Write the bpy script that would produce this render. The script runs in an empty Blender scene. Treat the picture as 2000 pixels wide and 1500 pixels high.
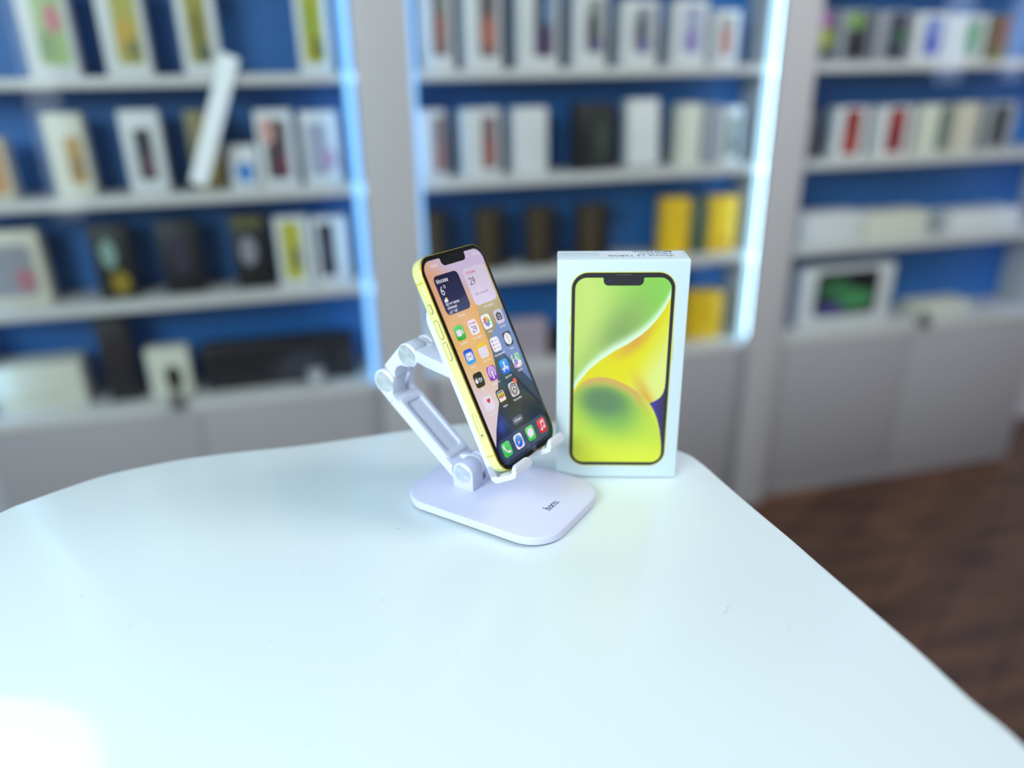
import bpy, bmesh, math, random
from mathutils import Vector, Matrix
random.seed(4)
sc = bpy.context.scene
TZ = 0.864                      # height of the table top

# ------------------------------------------------------------------ camera
cd = bpy.data.cameras.new('camera')
cam = bpy.data.objects.new('camera', cd)
sc.collection.objects.link(cam)
cd.sensor_width = 36.0
cd.lens = 27.0
cd.clip_start = 0.02
cd.clip_end = 40
cam.matrix_world = Matrix((
    (0.99895715, -0.00229849, 0.04559959, -0.05094698),
    (0.04293467, 0.38702797, -0.92106784, -0.50333139),
    (-0.01553125, 0.92206511, 0.38672304, 0.28668008 + TZ),
    (0, 0, 0, 1)))
cd.dof.use_dof = True
cd.dof.focus_distance = 0.503
cd.dof.aperture_fstop = 1.72
sc.camera = cam

# ------------------------------------------------------------------ view and light
sc.view_settings.view_transform = 'Standard'
sc.view_settings.look = 'None'
sc.view_settings.gamma = 1.0
sc.view_settings.exposure = 0.0
sc.view_settings.use_curve_mapping = False
sc.render.film_transparent = False
world = bpy.data.worlds.new('shop_ambient')
sc.world = world
world.use_nodes = True
wb = world.node_tree.nodes['Background']
wb.inputs['Color'].default_value = (0.80, 0.91, 1.0, 1)
wb.inputs['Strength'].default_value = 0.25


def area(name, loc, target, sx, sy, power, col):
    l = bpy.data.lights.new(name, 'AREA')
    l.shape = 'RECTANGLE'
    l.size, l.size_y = sx, sy
    l.energy = power
    l.color = col
    o = bpy.data.objects.new(name, l)
    sc.collection.objects.link(o)
    o.location = loc
    o.rotation_euler = (Vector(target) - Vector(loc)).to_track_quat('-Z', 'Y').to_euler()
    return o


area('window_daylight', (-1.15, -1.65, TZ + 1.1), (-0.1, -0.05, TZ), 1.2, 1.0, 60, (0.75, 0.95, 1.0))
area('ceiling_light', (1.5, 0.1, 2.3), (1.0, 1.5, 0.7), 1.6, 0.5, 26, (1.0, 0.96, 0.93))


def wall_pt(u, v, z):
    a = math.radians(17.0)
    return (0.56197 + u * math.cos(a) - v * math.sin(a), 1.41712 + u * math.sin(a) + v * math.cos(a), z)


# narrow area lights added for unseen window gaps, mirrored as streaks in cabinet glass
for u_, z0, z1, w_, col_, rad in ((-2.69, 0.25, 2.2, 0.17, (0.80, 0.92, 0.95), 4.2), (3.99, 0.95, 2.7, 0.19, (0.52, 0.66, 1.0), 6.5), (4.62, 0.95, 2.7, 0.15, (0.52, 0.66, 1.0), 6.5)):
    area('window_gap', wall_pt(u_, -4.0, (z0 + z1) / 2), wall_pt(u_ * .13 - .4 if u_ > 0 else -1.6, 0.0, (z0 + z1) / 2), w_, z1 - z0, rad * math.pi * w_ * (z1 - z0), col_)
sb = bpy.data.lights.new('sunbeam', 'SPOT')
sb.energy = 300
sb.color = (0.95, 1.0, 1.0)
sb.spot_size = math.radians(3.4)
sb.spot_blend = 0.05
sb.shadow_soft_size = 0.003
so = bpy.data.objects.new('sunbeam', sb)
sc.collection.objects.link(so)
so.location = (-2.6, -2.6, TZ + 2.0)
so.rotation_euler = (Vector((-0.410, -0.392, TZ)) - Vector(so.location)).to_track_quat('-Z', 'Y').to_euler()


# ------------------------------------------------------------------ helpers
def L1(c):
    c /= 255.0
    return c / 12.92 if c <= 0.04045 else ((c + 0.055) / 1.055) ** 2.4


def lin(c):
    return (L1(c[0]), L1(c[1]), L1(c[2]), 1.0)


MATS = {}


def mat(name, rgb, rough=0.5, metal=0.0, coat=0.0, spec=0.5, noise=None):
    if name in MATS:
        return MATS[name]
    m = bpy.data.materials.new(name)
    m.use_nodes = True
    nt = m.node_tree
    b = nt.nodes['Principled BSDF']
    b.inputs['Base Color'].default_value = lin(rgb)
    b.inputs['Roughness'].default_value = rough
    b.inputs['Metallic'].default_value = metal
    b.inputs['Coat Weight'].default_value = coat
    b.inputs['Coat Roughness'].default_value = 0.05
    b.inputs['Specular IOR Level'].default_value = spec
    if noise:
        tc = nt.nodes.new('ShaderNodeTexCoord')
        nz = nt.nodes.new('ShaderNodeTexNoise')
        nz.inputs['Scale'].default_value = noise[0]
        nz.inputs['Detail'].default_value = 3
        nt.links.new(tc.outputs['Object'], nz.inputs['Vector'])
        bp = nt.nodes.new('ShaderNodeBump')
        bp.inputs['Strength'].default_value = noise[1]
        bp.inputs['Distance'].default_value = 0.0003
        nt.links.new(nz.outputs['Fac'], bp.inputs['Height'])
        nt.links.new(bp.outputs['Normal'], b.inputs['Normal'])
    MATS[name] = m
    return m


def emit_mat(name, rgb, strength):
    m = bpy.data.materials.new(name)
    m.use_nodes = True
    b = m.node_tree.nodes['Principled BSDF']
    b.inputs['Base Color'].default_value = lin(rgb)
    b.inputs['Emission Color'].default_value = lin(rgb)
    b.inputs['Emission Strength'].default_value = strength
    return m


def attr_mat(name, mode, rough, strength=1.0):
    m = bpy.data.materials.new(name)
    m.use_nodes = True
    nt = m.node_tree
    b = nt.nodes['Principled BSDF']
    a = nt.nodes.new('ShaderNodeAttribute')
    a.attribute_name = 'Col'
    b.inputs['Roughness'].default_value = rough
    if mode == 'screen':
        b.inputs['Base Color'].default_value = (0.004, 0.004, 0.005, 1)
        nt.links.new(a.outputs['Color'], b.inputs['Emission Color'])
        b.inputs['Emission Strength'].default_value = strength
    else:
        nt.links.new(a.outputs['Color'], b.inputs['Base Color'])
    return m


def link(o, parent=None, M=None):
    sc.collection.objects.link(o)
    if parent is not None:
        o.parent = parent
    if M is not None:
        o.matrix_local = M
    return o


def tag(o, label, cat, group=None, kind=None):
    o['label'] = label
    if cat:
        o['category'] = cat
    if group:
        o['group'] = group
    if kind:
        o['kind'] = kind
    return o


def empty(name, M):
    o = bpy.data.objects.new(name, None)
    o.empty_display_size = 0.02
    sc.collection.objects.link(o)
    o.matrix_world = M
    return o


def done(bm, name, m, parent=None, M=None, bevel=0.0, seg=2, smooth=35, bangle=30):
    bmesh.ops.remove_doubles(bm, verts=bm.verts, dist=1e-6)
    bmesh.ops.recalc_face_normals(bm, faces=bm.faces)
    if bevel:
        ed = [e for e in bm.edges if len(e.link_faces) == 2 and e.calc_face_angle(0) > math.radians(bangle)]
        bmesh.ops.bevel(bm, geom=ed, offset=bevel, segments=seg, affect='EDGES', profile=0.5, clamp_overlap=True)
    me = bpy.data.meshes.new(name)
    bm.to_mesh(me)
    bm.free()
    for mm in (m if isinstance(m, (list, tuple)) else [m]):
        me.materials.append(mm)
    if smooth:
        for p in me.polygons:
            p.use_smooth = True
        me.set_sharp_from_angle(angle=math.radians(smooth))
    o = bpy.data.objects.new(name, me)
    return link(o, parent, M)


def box(bm, x0, x1, y0, y1, z0, z1, mi=0):
    v = [bm.verts.new((x, y, z)) for z in (z0, z1) for y in (y0, y1) for x in (x0, x1)]
    for q in ((0, 2, 3, 1), (4, 5, 7, 6), (0, 1, 5, 4), (2, 6, 7, 3), (0, 4, 6, 2), (1, 3, 7, 5)):
        f = bm.faces.new([v[i] for i in q])
        f.material_index = mi


def loft(bm, rings, cap=True):
    """rings: lists of equal numbers of 3D points"""
    R = [[bm.verts.new(p) for p in r] for r in rings]
    n = len(R[0])
    for a, b in zip(R, R[1:]):
        for i in range(n):
            bm.faces.new((a[i], a[(i + 1) % n], b[(i + 1) % n], b[i]))
    if cap:
        bm.faces.new(R[0])
        bm.faces.new(R[-1])


def extrude(bm, poly, f0, f1):
    loft(bm, [[f0(p) for p in poly], [f1(p) for p in poly]])


def rr(cx, cy, w, h, r, n=8):
    if not isinstance(r, (list, tuple)):
        r = [r] * 4
    pts = []
    for (sx, sy, a0), q in zip(((1, 1, 0), (-1, 1, 90), (-1, -1, 180), (1, -1, 270)), r):
        for i in range(n + 1):
            a = math.radians(a0 + 90.0 * i / n)
            pts.append((cx + sx * (w / 2 - q) + q * math.cos(a), cy + sy * (h / 2 - q) + q * math.sin(a)))
    return pts


def circ(cx, cy, r, n=28, ry=None):
    ry = ry or r
    return [(cx + r * math.cos(2 * math.pi * i / n), cy + ry * math.sin(2 * math.pi * i / n)) for i in range(n)]


def spline(pts, n=8, closed=True):
    out = []
    N = len(pts)
    for i in range(N if closed else N - 1):
        g = lambda k: pts[k % N] if closed else pts[max(0, min(N - 1, k))]
        p0, p1, p2, p3 = g(i - 1), g(i), g(i + 1), g(i + 2)
        for k in range(n):
            t = k / n
            out.append(tuple(0.5 * (2 * b + (c - a) * t + (2 * a - 5 * b + 4 * c - d) * t * t + (3 * b - a - 3 * c + d) * t ** 3)
                             for a, b, c, d in zip(p0, p1, p2, p3)))
    return out


_text_cache = {}


def text_geo(body, bold=0.0):
    key = (body, bold)
    if key not in _text_cache:
        cu = bpy.data.curves.new('t', 'FONT')
        cu.body = body
        cu.size = 1.0
        cu.align_x = 'LEFT'
        cu.offset = bold
        cu.resolution_u = 4
        o = bpy.data.objects.new('t', cu)
        sc.collection.objects.link(o)
        dg = bpy.context.evaluated_depsgraph_get()
        me = bpy.data.meshes.new_from_object(o.evaluated_get(dg))
        V = [tuple(v.co) for v in me.vertices]
        F = [tuple(p.vertices) for p in me.polygons]
        bpy.data.objects.remove(o)
        bpy.data.curves.remove(cu)
        bpy.data.meshes.remove(me)
        _text_cache[key] = (V, F)
    return _text_cache[key]


class Flat:
    """flat coloured artwork in millimetres: one mesh with a colour attribute"""

    def __init__(s):
        s.v, s.f, s.c = [], [], []

    def poly(s, pts, col, z=0.0, grad=None):
        """grad: function (x, y) -> sRGB colour"""
        b = len(s.v)
        s.v += [(x * .001, y * .001, z * .001) for x, y in pts]
        s.f.append(tuple(range(b, b + len(pts))))
        s.c.append([lin(grad(x, y)) if grad else lin(col) for x, y in pts])

    def stroke(s, pts, w, col, z=0.0, closed=False):
        n = len(pts)
        L, R = [], []
        for i, (x, y) in enumerate(pts):
            if closed:
                a, b = pts[(i - 1) % n], pts[(i + 1) % n]
            else:
                a, b = pts[max(0, i - 1)], pts[min(n - 1, i + 1)]
            dx, dy = b[0] - a[0], b[1] - a[1]
            l = math.hypot(dx, dy) or 1
            L.append((x - dy / l * w / 2, y + dx / l * w / 2))
            R.append((x + dy / l * w / 2, y - dx / l * w / 2))
        for i in range(n if closed else n - 1):
            j = (i + 1) % n
            s.poly([R[i], R[j], L[j], L[i]], col, z)

    def ring(s, outer, inner, col, z=0.0):
        n = len(outer)
        for i in range(n):
            j = (i + 1) % n
            s.poly([outer[i], outer[j], inner[j], inner[i]], col, z)

    def rgrid(s, cx, cy, w, h, r, d, fn, z=0.0):
        """picture with rounded corners: each row of the grid is as wide as the outline there"""
        nx = int(round(w / d))
        ys = [cy - h / 2 + r - r * math.cos(math.radians(6 * k)) for k in range(15)]
        n = int(round((h - 2 * r) / d))
        ys += [cy - h / 2 + r + (h - 2 * r) * k / n for k in range(n + 1)]
        ys += [2 * cy - y for y in reversed(ys[:15])]
        b = len(s.v)
        cols = []
        for y in ys:
            e = max(0.0, abs(y - cy) - (h / 2 - r))
            hw = w / 2 - r + math.sqrt(max(0.0, r * r - e * e))
            for i in range(nx + 1):
                x = cx - hw + 2 * hw * i / nx
                s.v.append((x * .001, y * .001, z * .001))
                cols.append(lin(fn(x, y)))
        for j in range(len(ys) - 1):
            for i in range(nx):
                q = (j * (nx + 1) + i, j * (nx + 1) + i + 1, (j + 1) * (nx + 1) + i + 1, (j + 1) * (nx + 1) + i)
                s.f.append(tuple(b + k for k in q))
                s.c.append([cols[k] for k in q])

    def text(s, body, x, y, size, col, z=0.0, bold=0.0, align='C', sx=1.0):
        V, F = text_geo(body, bold)
        if not V:
            return
        xs = [v[0] for v in V]
        w0, w1 = min(xs), max(xs)
        off = {'L': w0, 'C': (w0 + w1) / 2, 'R': w1}[align]
        b = len(s.v)
        s.v += [((x + (v[0] - off) * size * sx) * .001, (y + v[1] * size) * .001, z * .001) for v in V]
        for f in F:
            s.f.append(tuple(b + i for i in f))
            s.c.append([lin(col)] * len(f))

    def build(s, name, m, parent, M=None):
        me = bpy.data.meshes.new(name)
        me.from_pydata(s.v, [], s.f)
        ca = me.color_attributes.new('Col', 'FLOAT_COLOR', 'CORNER')
        flat = []
        for c in s.c:
            for q in c:
                flat.extend(q)
        ca.data.foreach_set('color', flat)
        me.materials.append(m)
        o = bpy.data.objects.new(name, me)
        return link(o, parent, M)


def mix(a, b, t):
    t = max(0.0, min(1.0, t))
    return tuple(p + (q - p) * t for p, q in zip(a, b))


def sstep(a, b, x):
    t = max(0.0, min(1.0, (x - a) / (b - a)))
    return t * t * (3 - 2 * t)


def interp(x, pts):
    if x <= pts[0][0]:
        return pts[0][1]
    for (a, b), (c, d) in zip(pts, pts[1:]):
        if x <= c:
            return b + (d - b) * (x - a) / (c - a)
    return pts[-1][1]


SCREEN = attr_mat('phone_screen_pixels', 'screen', 0.06, 0.92)
PRINT = attr_mat('printed_ink', 'print', 0.35)

# ------------------------------------------------------------------ frames of reference
AZ = math.radians(17.0)
WU, WV = Vector((math.cos(AZ), math.sin(AZ), 0)), Vector((-math.sin(AZ), math.cos(AZ), 0))
W0 = Vector((0.56197, 1.41712, 0))
WALL = Matrix(((WU.x, WV.x, 0, W0.x), (WU.y, WV.y, 0, W0.y), (0, 0, 1, 0), (0, 0, 0, 1)))   # u along the shelves, v into them

# ------------------------------------------------------------------ the setting
def floor_material():
    m = bpy.data.materials.new('dark_brown_laminate')
    m.use_nodes = True
    nt = m.node_tree
    N, K = nt.nodes, nt.links
    b = N['Principled BSDF']
    tc = N.new('ShaderNodeTexCoord')
    mp = N.new('ShaderNodeMapping')
    mp.inputs['Rotation'].default_value = (0, 0, math.radians(-35))
    K.new(tc.outputs['Object'], mp.inputs['Vector'])
    br = N.new('ShaderNodeTexBrick')
    br.inputs['Scale'].default_value = 1.0
    br.inputs['Brick Width'].default_value = 1.1
    br.inputs['Row Height'].default_value = 0.13
    br.inputs['Mortar Size'].default_value = 0.002
    br.inputs['Color1'].default_value = lin((118, 84, 62))
    br.inputs['Color2'].default_value = lin((90, 64, 52))
    br.inputs['Mortar'].default_value = lin((35, 24, 18))
    K.new(mp.outputs['Vector'], br.inputs['Vector'])
    mp2 = N.new('ShaderNodeMapping')
    mp2.inputs['Rotation'].default_value = (0, 0, math.radians(-35))
    mp2.inputs['Scale'].default_value = (2.5, 11, 1)
    K.new(tc.outputs['Object'], mp2.inputs['Vector'])
    nz = N.new('ShaderNodeTexNoise')
    nz.inputs['Scale'].default_value = 1.6
    nz.inputs['Detail'].default_value = 5
    K.new(mp2.outputs['Vector'], nz.inputs['Vector'])
    rp = N.new('ShaderNodeValToRGB')
    rp.color_ramp.elements[0].position = 0.35
    rp.color_ramp.elements[0].color = (0.45, 0.42, 0.45, 1)
    rp.color_ramp.elements[1].position = 0.68
    rp.color_ramp.elements[1].color = (1.15, 1.05, 0.95, 1)
    K.new(nz.outputs['Fac'], rp.inputs['Fac'])
    mx = N.new('ShaderNodeMix')
    mx.data_type = 'RGBA'
    mx.blend_type = 'MULTIPLY'
    mx.inputs['Factor'].default_value = 1.0
    K.new(br.outputs['Color'], mx.inputs[6])
    K.new(rp.outputs['Color'], mx.inputs[7])
    K.new(mx.outputs[2], b.inputs['Base Color'])
    b.inputs['Roughness'].default_value = 0.42
    return m


bm = bmesh.new()
box(bm, -3.6, 3.2, -3.2, 0.22, -0.05, 0.0)
tag(done(bm, 'floor', floor_material(), None, WALL, smooth=0), 'dark brown wood laminate floor of the shop', None, kind='structure')
paint = mat('wall_paint', (196, 197, 206), 0.7)
bm = bmesh.new()
box(bm, -3.6, 3.2, 0.22, 0.32, -0.05, 2.9)
tag(done(bm, 'wall_back', paint, None, WALL, smooth=0), 'pale grey shop wall behind the display cabinets', None, kind='structure')
post = mat('white_post_laminate', (186, 184, 186), 0.45)
for k, (a, b_) in enumerate(((-1.040, -0.930), (-0.112, -0.022))):
    bm = bmesh.new()
    box(bm, a, b_, -0.030, -0.005, 0.0, 2.3)
    tag(done(bm, 'trim_%d' % (k + 1), post, None, WALL, bevel=0.002), 'light grey upright post covering the joint between two display cabinets', None, kind='structure')

# ------------------------------------------------------------------ display cabinets
white_lam = mat('white_shelf_laminate', (196, 195, 194), 0.4)
base_lam = mat('grey_white_base_laminate', (160, 157, 161), 0.42)
blue_back = mat('blue_back_panel', (24, 98, 166), 0.5)
steel = mat('lock_metal', (150, 146, 140), 0.3, 0.9)
glass = bpy.data.materials.new('cabinet_glass')
glass.use_nodes = True
nt = glass.node_tree
nt.nodes.clear()
out = nt.nodes.new('ShaderNodeOutputMaterial')
mxs = nt.nodes.new('ShaderNodeMixShader')
tr = nt.nodes.new('ShaderNodeBsdfTransparent')
tr.inputs['Color'].default_value = (0.985, 0.995, 0.99, 1)
gl = nt.nodes.new('ShaderNodeBsdfGlossy')
gl.inputs['Roughness'].default_value = 0.0
fr = nt.nodes.new('ShaderNodeFresnel')
fr.inputs['IOR'].default_value = 1.45
ge = nt.nodes.new('ShaderNodeNewGeometry')
mu = nt.nodes.new('ShaderNodeMath')
mu.operation = 'SUBTRACT'
mu.use_clamp = True
nt.links.new(fr.outputs['Fac'], mu.inputs[0])
nt.links.new(ge.outputs['Backfacing'], mu.inputs[1])
nt.links.new(mu.outputs[0], mxs.inputs['Fac'])
nt.links.new(tr.outputs['BSDF'], mxs.inputs[1])
nt.links.new(gl.outputs['BSDF'], mxs.inputs[2])
nt.links.new(mxs.outputs['Shader'], out.inputs['Surface'])

SH = {'A': 1.137, 'B': 0.918, 'C': 0.705, 'D': 0.475}         # tops of the shelves


def cabinet(u0, u1, label, leds, lock_u, glow_bars=()):
    # leds: (glow, colour) for the two side strips
    t = empty('display_cabinet', WALL @ Matrix.Translation(((u0 + u1) / 2, 0.0, 0.0)))
    tag(t, label, 'cabinet', 'lit display cabinets along the wall')
    h = (u1 - u0) / 2
    bm = bmesh.new()
    box(bm, -h, h, 0.0, 0.17, 0.0, 0.455)
    for s in (-1, 1):                                   # two flush doors, a thin joint between them
        box(bm, s * 0.002 if s > 0 else -h + .004, h - .004 if s > 0 else -0.002, -0.004, 0.0, 0.05, 0.45)
    done(bm, 'base_cabinet', base_lam, t, bevel=0.001)
    bm = bmesh.new()
    box(bm, -h, h, -0.003, 0.17, 0.456, 0.475)
    done(bm, 'counter', white_lam, t, bevel=0.002)
    bm = bmesh.new()
    box(bm, -h, h, 0.160, 0.170, 0.4755, 2.2)
    done(bm, 'back_panel', blue_back, t, smooth=0)
    for s in (-1, 1):
        bm = bmesh.new()
        box(bm, s * h - .008, s * h + .008, 0.004, 0.160, 0.476, 2.2)
        done(bm, 'side_panel', white_lam, t, bevel=0.001)
    for z in (SH['A'], SH['B'], SH['C'], 1.36):
        bm = bmesh.new()
        box(bm, -h + .010, h - .010, 0.012, 0.159, z - .020, z)
        done(bm, 'shelf', white_lam, t, bevel=0.0015)
    for s, (st, lc, dv0) in zip((-1, 1), leds):
        if not st:
            continue
        bm = bmesh.new()
        box(bm, s * (h - .012) - .0035, s * (h - .012) + .0035, dv0, dv0 + .0075, 0.49, 2.15)
        done(bm, 'led_strip', emit_mat('led_strip_glow', lc, st), t, bevel=0.001)
    for s, wd, st in glow_bars:                                  # added glowing bar for the strip's bright band and spill beside the post
        bm = bmesh.new()
        x0, x1 = sorted((s * (h - .0255), s * (h - .0255 - wd)))
        box(bm, x0, x1, 0.0035, 0.0075, 0.477, 2.14)
        done(bm, 'led_glow_bar', emit_mat('led_spill_glow', (136, 194, 250) if st < .92 else (184, 224, 248), st), t, bevel=0.001)
    bm = bmesh.new()
    box(bm, -h, h, -0.004, 0.0, 0.477, 2.15)
    done(bm, 'glass_pane', glass, t, smooth=0)
    if lock_u is not None:
        bm = bmesh.new()
        x = lock_u - (u0 + u1) / 2
        a = [(x + .014 * math.cos(i * math.pi / 9), .014 * math.sin(i * math.pi / 9)) for i in range(18)]
        extrude(bm, a, lambda p: (p[0], -0.024, 0.485 + p[1]), lambda p: (p[0], -0.0045, 0.485 + p[1]))
        box(bm, x - .011, x + .011, -0.014, -0.0045, 0.485, 0.512)
        done(bm, 'glass_lock', steel, t, bevel=0.001)
    return t


cabinet(-1.86, -1.018, 'lit display cabinet with blue back left of the first grey post', ((9.0, (165, 212, 255), .004), (12.0, (165, 212, 255), .004)), -1.477, ((1, .018, .9),))
cabinet(-0.952, -0.088, 'lit display cabinet with blue back between the two grey posts', ((12.0, (170, 215, 255), .004), (12.0, (190, 228, 255), .004)), None, ((-1, .010, .9), (1, .015, 1.02)))
cabinet(-0.046, 0.840, 'lit display cabinet with blue back right of the second grey post', ((4.0, (160, 205, 255), .004), (9.0, (150, 190, 255), .004)), 0.424)

# ------------------------------------------------------------------ boxes on the shelves
INK = {'w': (208, 210, 212), 'cream': (206, 206, 192), 'ivory': (198, 192, 176), 'black': (10, 10, 14), 'dark': (36, 31, 26), 'yellow': (222, 178, 30),
       'olive': (120, 112, 70), 'mauve': (176, 160, 172), 'grey': (150, 152, 160), 'char': (18, 17, 24), 'sage': (70, 86, 66)}


def shelf_box(shelf, u0, u1, h, ink, pics, label, group, name='phone_box', cat='box', d=0.042, yaw=0.0, v=0.055, tilt=0.0, lift=0.0):
    w = u1 - u0
    c, s_ = abs(math.cos(math.radians(yaw))), abs(math.sin(math.radians(yaw)))
    w = max(0.02, (w - d * s_) / c) if yaw else w
    body = mat('card_' + ink, INK[ink], 0.5)
    bm = bmesh.new()
    box(bm, -w / 2, w / 2, 0, d * 0.86, 0, h)                       # lid
    box(bm, -w / 2 + .0006, w / 2 - .0006, d * 0.86, d, .0006, h - .0006)   # tray showing behind the lid
    M = WALL @ Matrix.Translation(((u0 + u1) / 2, v, SH[shelf] + .0004 + lift)) @ Matrix.Rotation(math.radians(yaw), 4, 'Z') @ Matrix.Rotation(math.radians(tilt), 4, 'X')
    o = done(bm, name, body, None, M, bevel=0.0012)
    tag(o, label, cat, group)
    if pics:
        F = Flat()
        for k, (kind, x0, y0, x1, y1, col) in enumerate(pics):
            X, Y, WW, HH = ((x0 + x1) / 2 - .5) * w * 1000, (y0 + y1) / 2 * h * 1000, (x1 - x0) * w * 1000, (y1 - y0) * h * 1000
            if kind == 'r':
                F.poly(rr(X, Y, WW, HH, min(WW, HH) * .14, 4), col, k * .05)
            else:
                F.poly(circ(X, Y, WW / 2, 20, HH / 2), col, k * .05)
        F.build('cover_picture', PRINT, o, Matrix.Translation((0, -0.0004, 0)) @ Matrix.Rotation(math.pi / 2, 4, 'X'))
    return o


gA, gB, gC, gD = ('boxes on the %s of the %s cabinet' % (a, '%s') for a in ('upper shelf', 'middle shelf', 'lower shelf', 'counter'))
P1 = [('r', .28, .12, .90, .92, (150, 175, 110)), ('e', .5, .45, .85, .75, (190, 110, 120)), ('e', .3, .15, .6, .5, (110, 140, 80))]
P2 = [('r', .30, .12, .88, .92, (168, 158, 60)), ('e', .35, .2, .75, .6, (190, 150, 40)), ('e', .5, .15, .85, .4, (110, 112, 60))]
P3 = [('r', .22, .12, .78, .90, (150, 140, 50)), ('e', .3, .3, .7, .7, (120, 112, 40)), ('e', .4, .12, .8, .35, (80, 88, 60))]
P4 = [('r', .18, .10, .80, .88, (176, 162, 40)), ('e', .25, .3, .6, .8, (140, 150, 50)), ('e', .4, .12, .75, .4, (110, 105, 40))]
l = 'left'
shelf_box('A', -1.6268, -1.5436, .164, 'w', P1, 'white box with green and pink cover on the upper left shelf', gA % l)
shelf_box('A', -1.4950, -1.4162, .164, 'w', P2, 'white box with lime yellow cover between two others on the upper left shelf', gA % l)
shelf_box('A', -1.3573, -1.2881, .165, 'w', P3, 'white box with olive yellow cover just left of the bare blue gap', gA % l)
shelf_box('A', -1.1401, -1.0760, .166, 'w', P4, 'white box with yellow cover beside the first grey post, upper left shelf', gA % l)
shelf_box('B', -1.7506, -1.7040, .115, 'ivory', [('r', .15, .1, .85, .9, (190, 140, 90))], 'low tan box at the frame edge of the middle left shelf', gB % l, 'accessory_box')
shelf_box('B', -1.6292, -1.5613, .155, 'cream', [('r', .45, .15, .88, .72, (176, 138, 70)), ('e', .5, .2, .85, .5, (140, 108, 60))], 'cream box with small orange brown cover on the middle left shelf', gB % l)
shelf_box('B', -1.4947, -1.4220, .157, 'w', [('r', .30, .16, .74, .78, (44, 44, 52)), ('e', .4, .2, .72, .5, (96, 70, 80))], 'white box with slim charcoal cover on the middle left shelf', gB % l)
shelf_box('B', -1.3745, -1.3146, .154, 'olive', [('r', .3, .1, .9, .9, (150, 128, 70))], 'olive brown box on the middle left shelf below the bare blue gap', gB % l)
shelf_box('B', -1.3037, -1.2491, .084, 'w', [('e', .25, .12, .85, .62, (40, 120, 190))], 'short white box with round blue picture on the middle left shelf', gB % l, 'accessory_box')
shelf_box('B', -1.2426, -1.1700, .150, 'w', [('r', .22, .10, .80, .88, (60, 44, 50)), ('e', .1, .55, .5, .92, (196, 150, 142)), ('e', .5, .15, .8, .45, (110, 50, 66))], 'white box with dark brown and pink cover on the middle left shelf', gB % l)
shelf_box('B', -1.1547, -1.0801, .145, 'w', [('r', .15, .12, .7, .85, (150, 154, 170)), ('e', .5, .2, .9, .5, (170, 140, 170))], 'white box with pale grey cover beside the first grey post, middle left shelf', gB % l)
shelf_box('C', -1.8110, -1.6864, .153, 'ivory', [('r', .12, .14, .86, .82, (140, 140, 146)), ('e', .55, .2, .85, .5, (170, 110, 120))], 'wide ivory box with grey picture on the lower left shelf', gC % l, 'accessory_box')
shelf_box('C', -1.5942, -1.5216, .153, 'black', [('e', .22, .42, .62, .82, (130, 160, 150)), ('e', .35, .06, .85, .38, (140, 120, 30))], 'black box with pale green and yellow cover on the lower left shelf', gC % l)
shelf_box('C', -1.4660, -1.3886, .153, 'black', [('e', .25, .25, .75, .8, (50, 40, 62))], 'black box with dim purple cover in the middle of the lower left shelf', gC % l)
shelf_box('C', -1.3218, -1.2492, .157, 'black', [('e', .2, .32, .66, .72, (140, 136, 146)), ('r', .1, .84, .9, .97, (96, 92, 50))], 'black box with round grey picture and olive top band', gC % l)
shelf_box('C', -1.2327, -1.1636, .147, 'w', [('r', .18, .08, .78, .94, (178, 172, 60)), ('e', .4, .2, .75, .6, (120, 120, 70))], 'white box with greenish yellow cover on the lower left shelf', gC % l)
shelf_box('C', -1.1561, -1.0820, .142, 'w', [('r', .16, .10, .62, .92, (44, 46, 62)), ('e', .2, .3, .55, .7, (64, 66, 84))], 'white box with slim navy cover beside the first grey post', gC % l)
shelf_box('D', -1.8480, -1.6667, .102, 'cream', [('r', .1, .2, .8, .35, (196, 194, 176))], 'wide cream carton at the left end of the counter', gD % l, 'carton', v=.05, d=.08)
shelf_box('D', -1.6220, -1.5601, .190, 'char', [('e', .3, .4, .7, .8, (40, 30, 36))], 'tall black box standing on the left counter under the lower shelf', gD % l, 'accessory_box')
shelf_box('D', -1.5363, -1.4501, .110, 'cream', [('e', .38, .1, .78, .66, (28, 26, 30)), ('e', .5, .05, .7, .3, (60, 56, 56))], 'cream box with black oval picture behind the cabinet lock', gD % l, 'accessory_box')
shelf_box('D', -1.4209, -1.0923, .106, 'char', [('r', .04, .1, .96, .9, (26, 26, 34)), ('e', .5, .2, .8, .7, (40, 40, 56))], 'long black keyboard-like box lying on its edge on the left counter', gD % l, 'accessory_box', d=.05)
shelf_box('D', -1.2000, -1.1640, .042, 'grey', [('r', .2, .3, .8, .7, (200, 202, 206))], 'little pale grey card box standing before the long black box', gD % l, 'accessory_box', d=.02, v=.012)

# slanted white streak, built as a thin solid bar inside the left cabinet's glass
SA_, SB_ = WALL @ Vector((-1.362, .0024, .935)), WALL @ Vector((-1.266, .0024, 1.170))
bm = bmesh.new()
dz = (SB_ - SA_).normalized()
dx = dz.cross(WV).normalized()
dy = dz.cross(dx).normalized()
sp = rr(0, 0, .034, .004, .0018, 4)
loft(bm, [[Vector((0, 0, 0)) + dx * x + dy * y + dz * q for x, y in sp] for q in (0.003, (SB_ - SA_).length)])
tag(done(bm, 'white_streak', mat('streak_white', (240, 244, 248), .4), None, Matrix.Translation(SA_)), 'slanted white streak on the glass of the left cabinet, crossing the upper shelf edge', 'strip')

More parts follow.
